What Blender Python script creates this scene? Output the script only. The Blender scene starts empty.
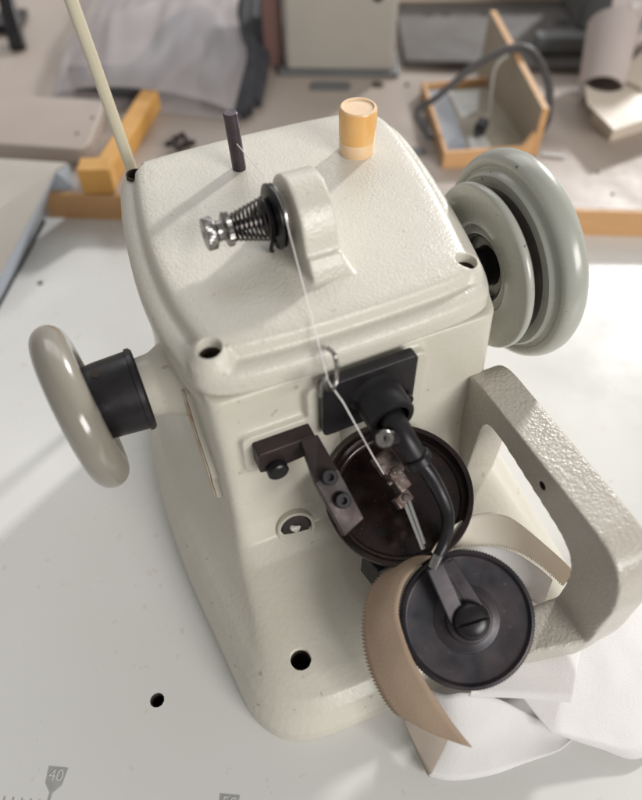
import bpy, bmesh, math, random
from mathutils import Vector, Matrix, noise
R = math.radians
random.seed(7)
sc = bpy.context.scene
col = sc.collection
# ------------------------------------------------------------------ camera
CAM_H = 0.42
cam = bpy.data.cameras.new('camera'); co = bpy.data.objects.new('camera', cam); col.objects.link(co)
co.location = (0, 0, CAM_H); co.rotation_euler = (R(90 - 53), 0, 0)
cam.sensor_fit = 'VERTICAL'; cam.sensor_height = 36; cam.lens = 643 / 800 * 36
cam.shift_y = 28 / 800; cam.clip_end = 50; cam.clip_start = .01
cam.dof.use_dof = True; cam.dof.focus_distance = 0.385; cam.dof.aperture_fstop = 3.5
sc.camera = co
# ------------------------------------------------------------------ light
w = bpy.data.worlds.new('World'); sc.world = w; w.use_nodes = True
bg = w.node_tree.nodes['Background']; bg.inputs[0].default_value = (1, .975, .935, 1); bg.inputs[1].default_value = .30
def area(name, az, el, dist, size, power, colr, tgt=(0, .33, .12)):
    l = bpy.data.lights.new(name, 'AREA'); l.shape = 'RECTANGLE'; l.size = size[0]; l.size_y = size[1]
    l.energy = power; l.color = colr
    o = bpy.data.objects.new(name, l); col.objects.link(o)
    d = Vector((math.cos(R(az)) * math.cos(R(el)), math.sin(R(az)) * math.cos(R(el)), math.sin(R(el))))
    o.location = Vector(tgt) + d * dist
    o.rotation_euler = d.to_track_quat('Z', 'Y').to_euler()
    return o
area('window_light', 56, 25, 7.0, (.42, .55), 335, (1, .985, .965))
area('window_glow', 100, 38, 6.0, (5.0, 2.8), 72, (.98, .985, 1))
area('room_window', -46, 26, 4.0, (2.0, 1.4), 104, (1, .98, .94))
sc.view_settings.view_transform = 'Standard'; sc.view_settings.look = 'None'
sc.view_settings.exposure = .13; sc.view_settings.gamma = 1
sc.render.engine = 'CYCLES'
# ------------------------------------------------------------------ materials
def mat(name, base, rough=.5, metal=0., coat=0., var=0., vscale=20, vcol=None, bump=0., bscale=200, bdist=.001,
        spots=0., sth=.70, sscale=60, scol=(.1, .08, .06), detail=3, trans=0., sss=0., bump2=None, stretch=None, spec=.5):
    m = bpy.data.materials.new(name); m.use_nodes = True
    nt = m.node_tree; N = nt.nodes; L = nt.links; b = N['Principled BSDF']
    b.inputs['Base Color'].default_value = (*base, 1); b.inputs['Roughness'].default_value = rough
    b.inputs['Metallic'].default_value = metal; b.inputs['Coat Weight'].default_value = coat
    b.inputs['Coat Roughness'].default_value = .15; b.inputs['Transmission Weight'].default_value = trans
    b.inputs['Specular IOR Level'].default_value = spec
    if sss: b.inputs['Subsurface Weight'].default_value = sss; b.inputs['Subsurface Radius'].default_value = (.01, .006, .003)
    tc = N.new('ShaderNodeTexCoord'); src = tc.outputs['Object']
    if stretch:
        mp = N.new('ShaderNodeMapping'); mp.inputs['Scale'].default_value = stretch; L.new(src, mp.inputs[0]); src = mp.outputs[0]
    c = None
    def rgb(colr):
        n = N.new('ShaderNodeRGB'); n.outputs[0].default_value = (*colr, 1); return n.outputs[0]
    def mix(a, b_, f):
        n = N.new('ShaderNodeMix'); n.data_type = 'RGBA'; L.new(a, n.inputs[6]); L.new(b_, n.inputs[7]); L.new(f, n.inputs[0]); return n.outputs[2]
    def nz(s, d=3, rgh=.55):
        n = N.new('ShaderNodeTexNoise'); n.inputs['Scale'].default_value = s; n.inputs['Detail'].default_value = d; n.inputs['Roughness'].default_value = rgh
        L.new(src, n.inputs['Vector']); return n.outputs[0]
    def ramp(i, a, b_, v=1.):
        n = N.new('ShaderNodeMapRange'); n.inputs[1].default_value = a; n.inputs[2].default_value = b_; n.inputs[4].default_value = v; L.new(i, n.inputs[0]); return n.outputs[0]
    cur = rgb(base)
    if var:
        cur = mix(cur, rgb(vcol or tuple(x * .7 for x in base)), ramp(nz(vscale, detail), .38, .7, var))
        rr = ramp(nz(vscale * 1.7, 4), .3, .7, 1); mr = N.new('ShaderNodeMapRange'); mr.inputs[3].default_value = max(.02, rough - .12); mr.inputs[4].default_value = min(1, rough + .12)
        L.new(rr, mr.inputs[0]); L.new(mr.outputs[0], b.inputs['Roughness'])
    if spots:
        cur = mix(cur, rgb(scol), ramp(nz(sscale * 2.4, 2), sth, sth + .04, spots))
    L.new(cur, b.inputs['Base Color'])
    if bump:
        bn = N.new('ShaderNodeBump'); bn.inputs['Strength'].default_value = bump; bn.inputs['Distance'].default_value = bdist
        L.new(nz(bscale, 2, .5), bn.inputs['Height']); L.new(bn.outputs[0], b.inputs['Normal'])
        if bump2:
            b2 = N.new('ShaderNodeBump'); b2.inputs['Strength'].default_value = bump2[0]; b2.inputs['Distance'].default_value = bump2[2]
            L.new(nz(bump2[1], 2), b2.inputs['Height']); L.new(bn.outputs[0], b2.inputs['Normal']); L.new(b2.outputs[0], b.inputs['Normal'])
    return m
CR = (.63, .602, .525)
M = {
 'cast': mat('cream_cast_paint', CR, .4, coat=.25, var=.35, vscale=16, vcol=(.55, .505, .41), bump=.35, bscale=330, bdist=.0007, spots=.55, sth=.70, sscale=62, scol=(.33, .28, .2), bump2=(.4, 45, .0012)),
 'lid': mat('cream_textured_paint', (.65, .62, .545), .36, coat=.3, var=.15, vscale=25, vcol=(.58, .55, .47), bump=.5, bscale=600, bdist=.0008, spots=.6, sscale=85, scol=(.4, .33, .23), bump2=(.4, 70, .0008)),
 'guard': mat('cream_orange_peel_paint', (.51, .47, .41), .3, coat=.4, var=.15, vscale=20, bump=1., bscale=520, bdist=.0007),
 'wheel': mat('grey_green_enamel', (.42, .425, .38), .3, coat=.4, var=.25, vscale=18, vcol=(.37, .38, .34), spots=.8, sth=.715, sscale=70, scol=(.06, .05, .045), bump=.08, bscale=120, bdist=.0006),
 'knob': mat('taupe_enamel', (.27, .25, .21), .2, coat=.5, var=.15, vscale=14, bump=.05, bscale=90, bdist=.0006),
 'groove': mat('dark_belt_groove', (.03, .024, .022), .4, var=.5, vscale=60, vcol=(.09, .07, .06)),  # near-black groove between pulley and rim, slightly mottled
 'black': mat('black_oxide_steel', (.014, .013, .015), .36, metal=.35, var=.4, vscale=45, vcol=(.04, .035, .038), bump=.15, bscale=260, bdist=.0003),
 'brownblack': mat('browned_steel', (.028, .021, .022), .5, metal=.4, var=.6, vscale=60, vcol=(.075, .045, .042), bump=.25, bscale=200, bdist=.0003),
 'dish': mat('oily_black_disc', (.014, .009, .009), .24, metal=.55, coat=.4, var=.9, vscale=70, vcol=(.045, .022, .02), bump=.35, bscale=150, bdist=.0004, spots=.7, sscale=220, scol=(.12, .09, .08)),
 'disc': mat('blue_black_disc', (.030, .029, .037), .38, metal=.35, var=.9, vscale=38, vcol=(.075, .055, .058), spots=.5, sth=.70, sscale=105, scol=(.17, .11, .11), bump=.1, bscale=300, bdist=.0002),
 'steel': mat('worn_steel', (.32, .31, .30), .28, metal=1, var=.5, vscale=120, vcol=(.2, .18, .17)),
 'rusty': mat('oily_brown_metal', (.12, .075, .065), .3, metal=.6, var=.8, vscale=180, vcol=(.35, .3, .28), bump=.4, bscale=300, bdist=.0005),
 'chrome': mat('bright_needle_steel', (.7, .7, .7), .12, metal=1),
 'spring': mat('dark_spring_steel', (.09, .08, .08), .25, metal=1),
 'pin': mat('dark_violet_steel', (.055, .045, .055), .35, metal=.5, var=.5, vscale=140, vcol=(.12, .08, .1)),
 'amber': mat('amber_plastic', (.82, .47, .16), .3, var=.45, vscale=45, vcol=(.86, .66, .42), sss=.5, coat=.3),
 'amber_pale': mat('pale_amber_plastic', (.84, .63, .42), .35, var=.5, vscale=60, vcol=(.82, .52, .24), sss=.5, coat=.2),
 'tape_brown': mat('brown_tape_cloth', (.41, .305, .225), .85, var=.3, vscale=90, vcol=(.35, .255, .185), bump=.7, bscale=1100, bdist=.0004, spec=.2),
 'tape_shaded': mat('shaded_tape_underside', (.36, .31, .26), .85, var=.15, vscale=60, bump=.4, bscale=900, bdist=.0003, spec=.2),  # tape underside in shade, the shade put into a darker colour
 'tape_cream': mat('cream_tape_cloth', (.93, .88, .79), .85, var=.15, vscale=50, vcol=(.66, .56, .47), bump=.4, bscale=900, bdist=.0003, sss=.1, spec=.2),
 'tape_white': mat('white_tape_cloth', (.93, .915, .915), .85, var=.15, vscale=40, vcol=(.78, .73, .73), bump=.5, bscale=700, bdist=.0004, sss=.1, spec=.2),
 'thread': mat('white_thread', (.95, .94, .93), .4),
 'table': mat('white_laminate', (.72, .715, .695), .27, var=.3, vscale=7, vcol=(.67, .655, .61), spots=.28, sth=.69, sscale=45, scol=(.5, .42, .33), bump=.04, bscale=60, bdist=.0005),
 'print': mat('grey_table_print', (.36, .36, .35), .5, var=.4, vscale=150, vcol=(.5, .5, .48)),
 'printtext': mat('pale_table_print', (.6, .6, .58), .5),
 'hole': mat('hole_shade_lining', (.03, .02, .015), .8, var=.5, vscale=200, vcol=(.1, .07, .05)),  # shade inside holes, put into the colour of cups and discs
 'bench': mat('beige_laminate', (.425, .36, .315), .5, var=.3, vscale=9, vcol=(.375, .31, .265), spots=.3, sscale=30, scol=(.35, .27, .2)),
 'wood': mat('edge_wood', (.62, .36, .17), .5, var=.5, vscale=12, vcol=(.5, .27, .11), stretch=(1, 8, 8)),
 'orange': mat('orange_plywood', (.68, .36, .09), .5, var=.5, vscale=25, vcol=(.5, .25, .06)),
 'tray_in': mat('worn_tray_board', (.40, .35, .28), .55, var=.4, vscale=20, vcol=(.3, .26, .2)),
 'paper': mat('pale_paper', (.68, .68, .66), .6, var=.3, vscale=20),
 'bluegrey': mat('blue_grey_strip', (.27, .29, .34), .4, var=.6, vscale=25, vcol=(.45, .47, .52)),
 'cable': mat('grey_black_cable', (.07, .065, .065), .5),
 'plug': mat('black_plug_plastic', (.02, .02, .022), .4),
 'greymach': mat('grey_machine_paint', (.40, .37, .33), .45, var=.25, vscale=15),
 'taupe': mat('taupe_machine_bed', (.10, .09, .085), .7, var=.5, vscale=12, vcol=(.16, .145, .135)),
 'darkgrey': mat('dark_grey_metal', (.13, .135, .14), .45, var=.4, vscale=20, vcol=(.2, .2, .2)),
 'bedblue': mat('bluish_bed_side', (.42, .46, .52), .35, var=.2, vscale=12),
 'bedtop': mat('grey_bed_top', (.50, .46, .41), .4, var=.25, vscale=10),
 'beige': mat('beige_sheet', (.60, .52, .43), .5, var=.15, vscale=12),
 'pinkish': mat('pinkish_card', (.50, .43, .41), .6, var=.25, vscale=30, vcol=(.42, .35, .32)),
 'black_cloth': mat('black_cloth', (.025, .025, .03), .8, var=.4, vscale=20, vcol=(.06, .06, .07)),
 'redbrown': mat('red_brown_post', (.16, .085, .075), .6, var=.3, vscale=10),
 'bag': mat('clouded_plastic', (.62, .56, .57), .3, var=.8, vscale=5, vcol=(.40, .37, .39), bump=.25, bscale=10, bdist=.01, detail=1),
 'bag_dark': mat('grey_thing_in_bag', (.09, .093, .105), .6, var=.4, vscale=10),
 'rod': mat('cream_rod_paint', (.60, .55, .42), .35, coat=.2, var=.2, vscale=20),
 'rusty_plate': mat('cream_and_rust_gasket', (.55, .5, .4), .5, var=.9, vscale=60, vcol=(.4, .2, .07)),
}
M['bag'].node_tree.nodes['Principled BSDF'].inputs['Alpha'].default_value = .5
for k_ in ('tape_cream', 'tape_white'):          # thin cloth lets some daylight through
    nt = M[k_].node_tree; b = nt.nodes['Principled BSDF']; out = nt.nodes['Material Output']
    tr = nt.nodes.new('ShaderNodeBsdfTranslucent'); tr.inputs[0].default_value = (.95, .86, .74, 1) if k_ == 'tape_cream' else (.95, .93, .92, 1)
    mx = nt.nodes.new('ShaderNodeMixShader'); mx.inputs[0].default_value = .25
    nt.links.new(b.outputs[0], mx.inputs[1]); nt.links.new(tr.outputs[0], mx.inputs[2]); nt.links.new(mx.outputs[0], out.inputs[0])
M['lid'].node_tree.nodes['Principled BSDF'].inputs['Coat Roughness'].default_value = .4
# ------------------------------------------------------------------ mesh helpers
def fin(bm, smooth=True):
    bmesh.ops.recalc_face_normals(bm, faces=bm.faces)
    for f in bm.faces: f.smooth = smooth
def obj(name, bm, m, parent=None, off=(0, 0, 0), smooth=True, bevel=0., auto=35, recalc=True):
    if recalc: bmesh.ops.recalc_face_normals(bm, faces=bm.faces)
    for f in bm.faces: f.smooth = smooth
    if smooth and auto:
        for e in bm.edges:
            if len(e.link_faces) == 2 and e.calc_face_angle(0) > R(auto): e.smooth = False
    # put the object's origin at the foot of its mesh
    vs = [v.co for v in bm.verts]
    c = Vector(((min(v.x for v in vs) + max(v.x for v in vs)) / 2, (min(v.y for v in vs) + max(v.y for v in vs)) / 2, min(v.z for v in vs)))
    bmesh.ops.translate(bm, verts=bm.verts, vec=-c)
    me = bpy.data.meshes.new(name); bm.to_mesh(me); bm.free()
    ms = m if isinstance(m, (list, tuple)) else [m]
    for x in ms: me.materials.append(M[x])
    o = bpy.data.objects.new(name, me); col.objects.link(o)
    if parent:
        o.parent = parent
        base = Vector(parent['_abs']) if '_abs' in parent else Vector((0, 0, 0))
        o.location = c - base
    else: o.location = c
    o['_abs'] = tuple(c)
    if bevel:
        b = o.modifiers.new('bevel', 'BEVEL'); b.width = bevel; b.segments = 3; b.limit_method = 'ANGLE'; b.angle_limit = R(40)
    return o
def tag(o, label=None, cat=None, group=None, kind=None):
    if label: o['label'] = label
    if cat: o['category'] = cat
    if group: o['group'] = group
    if kind: o['kind'] = kind
    return o
def empty(name, loc, rz=0):
    o = bpy.data.objects.new(name, None); col.objects.link(o); o.location = loc; o.rotation_euler = (0, 0, rz); o.empty_display_size = .02
    return o
def frame(axis):
    a = Vector(axis).normalized(); u = a.cross(Vector((0, 0, 1)))
    if u.length < 1e-3: u = a.cross(Vector((1, 0, 0)))
    u.normalize(); return a, u, a.cross(u)
def box(bm, lo, hi, mi=0, rot=None, piv=None):
    g = bmesh.ops.create_cube(bm, size=1)['verts']
    lo, hi = Vector(lo), Vector(hi)
    for v in g: v.co = Vector(((v.co.x + .5) * (hi.x - lo.x) + lo.x, (v.co.y + .5) * (hi.y - lo.y) + lo.y, (v.co.z + .5) * (hi.z - lo.z) + lo.z))
    if rot is not None:
        p = Vector(piv) if piv else (lo + hi) / 2
        for v in g: v.co = rot @ (v.co - p) + p
    for v in g:
        for f in v.link_faces: f.material_index = mi
    return g
def lathe(bm, prof, c, axis, n=64, mi=0, teeth=0, tooth=0., closed=False):
    """prof: list of (distance along axis, radius[, mat])"""
    a, u, v = frame(axis); c = Vector(c); rings = []
    for p in prof:
        ring = []
        for k in range(n):
            t = 2 * math.pi * k / n; r = p[1]
            if teeth and r > teeth: r -= tooth * (k % 2)
            ring.append(bm.verts.new(c + a * p[0] + (u * math.cos(t) + v * math.sin(t)) * r))
        rings.append(ring)
    L = len(rings)
    for i in range(L if closed else L - 1):
        A, B = rings[i], rings[(i + 1) % L]
        mm = prof[i][2] if len(prof[i]) > 2 else mi
        for k in range(n):
            f = bm.faces.new((A[k], A[(k + 1) % n], B[(k + 1) % n], B[k])); f.material_index = mm
    if not closed:
        for ring, p in ((rings[0], prof[0]), (rings[-1], prof[-1])):
            if p[1] > 1e-5:
                f = bm.faces.new(ring); f.material_index = mi
    bmesh.ops.remove_doubles(bm, verts=[x for r_ in rings for x in r_], dist=1e-6)
def cyl(bm, a, b, r0, r1=None, n=32, mi=0, ch=0.):
    a, b = Vector(a), Vector(b); r1 = r0 if r1 is None else r1; L = (b - a).length
    pr = [(0, r0 - ch), (ch, r0), (L - ch, r1), (L, r1 - ch)] if ch else [(0, r0), (L, r1)]
    lathe(bm, pr, a, b - a, n, mi)
def cat(P, per=8):
    P = [Vector(p) for p in P]; out = []
    for i in range(len(P) - 1):
        p0 = P[i - 1] if i else P[0] * 2 - P[1]; p1, p2 = P[i], P[i + 1]; p3 = P[i + 2] if i + 2 < len(P) else P[-1] * 2 - P[-2]
        for k in range(per):
            t = k / per
            out.append(.5 * ((2 * p1) + (p2 - p0) * t + (2 * p0 - 5 * p1 + 4 * p2 - p3) * t * t + (3 * p1 - p0 - 3 * p2 + p3) * t ** 3))
    out.append(P[-1]); return out
def tube(bm, P, r, n=10, per=8, mi=0, rad=None):
    pts = cat(P, per) if per > 1 else [Vector(p) for p in P]; rings = []
    up = None
    for i, p in enumerate(pts):
        d = (pts[min(i + 1, len(pts) - 1)] - pts[max(i - 1, 0)]).normalized()
        if up is None: up = frame(d)[1]
        up = (up - d * up.dot(d)).normalized(); v = d.cross(up)
        rr = r if rad is None else r * (rad[0] + (rad[1] - rad[0]) * i / (len(pts) - 1))
        rings.append([bm.verts.new(p + (up * math.cos(2 * math.pi * k / n) + v * math.sin(2 * math.pi * k / n)) * rr) for k in range(n)])
    for A, B in zip(rings, rings[1:]):
        for k in range(n): bm.faces.new((A[k], A[(k + 1) % n], B[(k + 1) % n], B[k])).material_index = mi
    bm.faces.new(rings[0]).material_index = mi; bm.faces.new(rings[-1]).material_index = mi
def prism(bm, poly, a, h, mi=0):
    """poly: 3D points, extruded by vector a*h"""
    d = Vector(a) * h
    A = [bm.verts.new(Vector(p)) for p in poly]; B = [bm.verts.new(Vector(p) + d) for p in poly]; n = len(poly)
    fs = [bm.faces.new(A), bm.faces.new(B[::-1])] + [bm.faces.new((A[k], B[k], B[(k + 1) % n], A[(k + 1) % n])) for k in range(n)]
    for f in fs: f.material_index = mi
def rpoly(pts, r, n=6):
    """round the corners of a closed 2D polygon"""
    out = []; N_ = len(pts)
    for i in range(N_):
        p0, p, p1 = Vector(pts[i - 1]), Vector(pts[i]), Vector(pts[(i + 1) % N_])
        rr = r[i] if isinstance(r, (list, tuple)) else r
        a, b = (p0 - p), (p1 - p); la, lb = a.length, b.length; rr = min(rr, la * .49, lb * .49)
        A = p + a / la * rr; B = p + b / lb * rr
        for k in range(n + 1):
            t = k / n; out.append((A * (1 - t) + p * t) * (1 - t) + (p * (1 - t) + B * t) * t)
    return out
def loft(bm, rings3, mi=0, cap=True):
    V = [[bm.verts.new(Vector(p)) for p in r] for r in rings3]
    for A, B in zip(V, V[1:]):
        n = len(A)
        for k in range(n): bm.faces.new((A[k], A[(k + 1) % n], B[(k + 1) % n], B[k])).material_index = mi
    if cap: bm.faces.new(V[0]); bm.faces.new(V[-1])
def inset(poly, d):
    n = len(poly); out = []
    for i in range(n):
        t = (Vector(poly[(i + 1) % n]) - Vector(poly[i - 1])); t.normalize()
        out.append(Vector(poly[i]) + Vector((-t.y, t.x)) * d)
    return out
def evaluated(o):
    dg = bpy.context.evaluated_depsgraph_get(); dg.update()
    me = bpy.data.meshes.new_from_object(o.evaluated_get(dg), depsgraph=dg); mats = [m for m in o.data.materials]
    o.modifiers.clear(); o.data = me; me.materials.clear()
    for m in mats: me.materials.append(m)
    return o
def cast(name, bm, m, parent, voxel=.0014, it=6, cutter=None):
    """fuse overlapping solids into one filleted casting, then drill it"""
    o = obj(name, bm, m, parent, auto=0)
    r = o.modifiers.new('r', 'REMESH'); r.mode = 'VOXEL'; r.voxel_size = voxel; r.use_smooth_shade = True
    s = o.modifiers.new('s', 'SMOOTH'); s.iterations = it; s.factor = .6
    bpy.context.view_layer.update(); evaluated(o)
    if cutter is not None:
        me = bpy.data.meshes.new('cut'); bmesh.ops.recalc_face_normals(cutter, faces=cutter.faces)
        bmesh.ops.translate(cutter, verts=cutter.verts, vec=-Vector(o['_abs'])); cutter.to_mesh(me); cutter.free()
        k = bpy.data.objects.new('cut', me); col.objects.link(k); k.parent = o
        b = o.modifiers.new('b', 'BOOLEAN'); b.object = k; b.operation = 'DIFFERENCE'; b.solver = 'EXACT'
        bpy.context.view_layer.update(); evaluated(o); bpy.data.objects.remove(k)
    for p in o.data.polygons: p.use_smooth = True
    return o
YAW = R(24)
ROT = Matrix.Rotation(YAW, 3, 'Z')
def machine_root(name, base):
    """an Empty standing at `base`, given in the machine's own axes, turned with the machine"""
    e = empty(name, ROT @ Vector(base), YAW); e['_abs'] = tuple(base); return e

# ------------------------------------------------------------------ the white table
TA = R(-3)
tt = empty('table', (0, .3, -.03)); tt['_abs'] = (0, .3, -.03)
tag(tt, 'white laminate table top under the sewing machine with a printed grey ruler', 'table')
bm = bmesh.new()
poly = [(-.36, -.06), (.9, -.06 - .05), (.9, .55), (.341, .5771), (-.2635, .6108), (-.292, .574), (-.309, .47), (-.40, .05)]
poly = [(-.62, -.12), (1.0, -.2), (1.0, .541), (-.2635, .6108), (-.272, .6108), (-.62, -.02)]
prism(bm, [(x, y, -.03) for x, y in poly], (0, 0, 1), .03)
# drill
top = obj('table_top', bm, 'table', tt, smooth=False)
cut = bmesh.new()
for (x, y, r_) in ((-.1017, .1053, .0047), (-.2769, .4954, .0032)): lathe(cut, [(0, r_ * .9), (.03, r_)], (x, y, -.02), (0, 0, 1), 11)
me = bpy.data.meshes.new('cut'); bmesh.ops.recalc_face_normals(cut, faces=cut.faces); bmesh.ops.translate(cut, verts=cut.verts, vec=-Vector(top['_abs'])); cut.to_mesh(me); cut.free()
me.materials.append(M['hole'])
k = bpy.data.objects.new('cut', me); col.objects.link(k); k.parent = top
top.data.materials.append(M['hole'])
b = top.modifiers.new('b', 'BOOLEAN'); b.object = k; b.operation = 'DIFFERENCE'; b.solver = 'EXACT'
bpy.context.view_layer.update(); evaluated(top); bpy.data.objects.remove(k)
for (x, y, r_) in ((-.1017, .1053, .0046), (-.2769, .4954, .0030)):
    bm = bmesh.new(); lathe(bm, [(0, .0001), (0, r_ * .9), (.0187, r_ * .9), (.0187, r_ * .86), (.0005, r_ * .82), (.0005, .0001)], (x, y, -.0195), (0, 0, 1), 11); obj('drilled_hole', bm, 'hole', tt)  # dark cup added inside each hole so it looks deep
# ruler print
bm = bmesh.new()
o0 = Vector((-.154, .0613)); dx = Vector((.102, -.0086)) / 20
ux = dx.normalized(); uy = Vector((-ux.y, ux.x))
def q2(p, z): return (p.x, p.y, z)
for i in range(-6, 30):
    c = o0 + dx * i; l = .0095 if i % 2 == 0 else .0075
    c = c - uy * .0105
    a = [c - ux * .00035, c + ux * .00035, c + ux * .00035 - uy * l, c - ux * .00035 - uy * l]
    prism(bm, [q2(p, .0001) for p in a], (0, 0, 1), .0002)
for i in (0, 20):
    c = o0 + dx * i
    F_ = [(-.0056, .0065), (.0056, .0065), (.0047, -.0022), (.0006, -.0068), (.0006, -.020), (-.0006, -.020), (-.0006, -.0068), (-.0047, -.0022)]
    if i: c = c - uy * .0055
    prism(bm, [q2(c + ux * a_ + uy * b_, .0001) for a_, b_ in F_], (0, 0, 1), .0003)
ruler = obj('ruler_scale', bm, 'print', tt, smooth=False)
def text(body, loc, size, m, parent, rz=0, name='ruler_number', ext=.0001):
    c = bpy.data.curves.new(name, 'FONT'); c.body = body; c.size = size; c.extrude = ext; c.align_x = 'CENTER'; c.align_y = 'CENTER'
    o = bpy.data.objects.new(name, c); col.objects.link(o); bpy.context.view_layer.update()
    dg = bpy.context.evaluated_depsgraph_get(); me = bpy.data.meshes.new_from_object(o.evaluated_get(dg)); bpy.data.objects.remove(o)
    me.materials.clear(); me.materials.append(M[m]); o = bpy.data.objects.new(name, me); col.objects.link(o)
    o.parent = parent; o.location = Vector(loc) - Vector(parent['_abs']); o.rotation_euler = (0, 0, rz); return o
for i, s in ((0, '40'), (20, '50')):
    c = o0 + dx * i + uy * (.0022 if i == 0 else -.0033); text(s, (c.x, c.y, .0006), .0088, 'printtext', ruler, math.atan2(ux.y, ux.x)) if False else None
for i, s in ((0, '40'), (20, '50')):
    c = o0 + dx * i + uy * (.0022 if i == 0 else -.0033)
    text(s, (c.x, c.y, .0006), .0088, 'printtext', ruler, math.atan2(ux.y, ux.x))

# ------------------------------------------------------------------ the machine
MB = (.115, .235, 0)
mach = machine_root('sewing_machine', MB)
tag(mach, 'cream cast fur sewing machine with black feed discs and grey handwheel on the white table', 'sewing machine')
# lid outline
LO = [(.0385, .2020), (.075, .1985), (.130, .1980), (.185, .2010), (.1965, .2110), (.2070, .2500), (.2165, .2950), (.2240, .3450), (.2260, .378), (.215, .398), (.190, .405), (.120, .406), (.050, .402), (.0360, .396), (.0300, .378), (.0225, .335), (.0182, .290), (.0190, .250), (.0255, .2130)]
def chaikin(P, n=3):
    P = [Vector(p) for p in P]
    for _ in range(n):
        Q = []
        for i in range(len(P)):
            a, b_ = P[i], P[(i + 1) % len(P)]; Q += [a * .75 + b_ * .25, a * .25 + b_ * .75]
        P = Q
    return P
LP = chaikin(LO, 3)
def lay(z, d, crown=0):
    return [(p.x, p.y, z) for p in inset(LP, d)]
# body
def sec(z, fl, fr, lm, rm, bx, rf, rb):
    P_ = [fl, fr, (rm, .25), (.233 - bx, .395), (bx, .395), (lm, .25)]
    return [(p.x, p.y, z) for p in rpoly(P_, [rf, rf, .09, rb, rb, .09], 10)]
S = [sec(0, (.002, .077), (.228, .066), -.0130, .2460, .006, .040, .05),
     sec(.013, (.003, .078), (.227, .067), -.0120, .2450, .007, .040, .05),
     sec(.024, (.008, .084), (.222, .073), -.0060, .2390, .010, .038, .05),
     sec(.030, (.0135, .091), (.217, .081), -.0005, .2335, .013, .034, .05),
     sec(.0345, (.0185, .103), (.212, .095), .0050, .2280, .016, .028, .05),
     sec(.039, (.0215, .122), (.209, .116), .0100, .2230, .018, .024, .045),
     sec(.045, (.0240, .148), (.207, .144), .0150, .2180, .020, .018, .04),
     sec(.0505, (.0260, .171), (.205, .168), .0185, .2145, .022, .013, .04),
     sec(.057, (.0275, .184), (.204, .182), .0215, .2115, .024, .010, .035),
     sec(.070, (.0290, .191), (.203, .190), .0245, .2085, .026, .008, .03),
     sec(.095, (.0300, .1955), (.201, .195), .0265, .2080, .027, .007, .03),
     sec(.130, (.0305, .1985), (.198, .198), .0270, .2100, .027, .007, .03),
     sec(.160, (.0300, .2005), (.196, .200), .0260, .2130, .027, .007, .03),
     sec(.176, (.0300, .2015), (.195, .201), .0255, .2140, .027, .007, .03)]
bm = bmesh.new(); loft(bm, S)
loft(bm, [lay(.150, .0090), lay(.158, .0068), lay(.1630, .0022), lay(.1722, .0014), lay(.1748, .0026), lay(.1764, .0050)])
# front pads, bosses and shaft hubs grown out of the casting
def rbox(bm, lo, hi, r, axis='y'):
    if axis == 'y': prism(bm, [(p.x, lo[1], p.y) for p in rpoly([(lo[0], lo[2]), (hi[0], lo[2]), (hi[0], hi[2]), (lo[0], hi[2])], r)], (0, 1, 0), hi[1] - lo[1])
rbox(bm, (.079, .1950, .125), (.150, .215, .1715), .006)
rbox(bm, (.0415, .1952, .118), (.084, .215, .149), .005)
lathe(bm, [(0, .0265), (.010, .0225), (.018, .0185), (.031, .0175)], (.031, .262, .138), (-1, 0, 0), 40)
lathe(bm, [(-.02, .030), (.0, .029), (.006, .024), (.010, .019)], (.205, .257, .154), (1, 0, 0), 40)
cut = bmesh.new()
cyl(cut, (.0375, .1150, .004), (.0375, .1125, .06), .0062, n=32)
n1 = Vector((-.13, -.19, .97)).normalized(); c1 = Vector((.1190, .1575, .1035))
lathe(cut, [(-.022, .0445), (-.016, .0462), (.022, .0470)], c1, n1, 72)
body = cast('body', bm, 'cast', mach, .0012, 5, cut)
bm = bmesh.new(); lathe(bm, [(0, 0.0001), (0, .0060), (.0285, .0060), (.0285, .0058), (.0005, .0058), (.0005, .0001)], (.0375, .1149, .0045), (0, -.045, 1), 32)
obj('bolt_hole', bm, 'hole', mach)
bm = bmesh.new(); lathe(bm, [(0, .0059), (.012, .0059)], (.0375, .1145, .0205), (0, 0, 1), 32)
bm = bmesh.new()
loft(bm, [lay(.1768, .0040), lay(.1772, .0008), lay(.1782, .0), lay(.1860, .0004), lay(.1885, .0014), lay(.1905, .0038), lay(.1915, .0066), lay(.1916, .0098), lay(.1926, .0108), lay(.1975, .0120), lay(.1994, .0136), lay(.2005, .0172), lay(.2010, .0230), lay(.2012, .033)])
for x, y in ((.0395, .2185), (.1835, .2240)): lathe(bm, [(0, .0135), (.0095, .0125), (.0125, .0108), (.0155, .0088), (.0172, .0062)], (x, y, .182), (0, 0, 1), 36)
# tensioner bracket: arched fin with flared foot
arch = [(.225, .1975), (.2355, .1995), (.2415, .2035), (.2455, .2120), (.2490, .2220), (.2545, .2315), (.2630, .2378), (.2720, .2398), (.2815, .2378), (.2890, .2315), (.2935, .2220), (.2965, .2120), (.3005, .2035), (.3065, .1995), (.315, .1975)]
prism(bm, [(.1010, p.x, p.y) for p in cat([(y, z, 0) for y, z in arch], 4)], (1, 0, 0), .0190)
loft(bm, [[(.1012, y0, z), (x1, y0, z), (x1, y1, z), (.1012, y1, z)] for x1, y0, y1, z in ((.1260, .232, .312, .1990), (.1235, .236, .308, .2022), (.1212, .240, .302, .2060), (.1200, .243, .2985, .2110))])
cyl(bm, (.100, .272, .2195), (.097, .272, .2195), .0085, n=24)
cut = bmesh.new()
HO = [(.0385, .2172), (.1842, .2228), (.0440, .3860)]
for x, y in HO: lathe(cut, [(0, .0059), (.0128, .0059), (.0150, .0063), (.03, .0066)], (x, y, .1830), (0, 0, 1), 36)
cover = cast('cover', bm, 'lid', mach, .0010, 3, cut)
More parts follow.
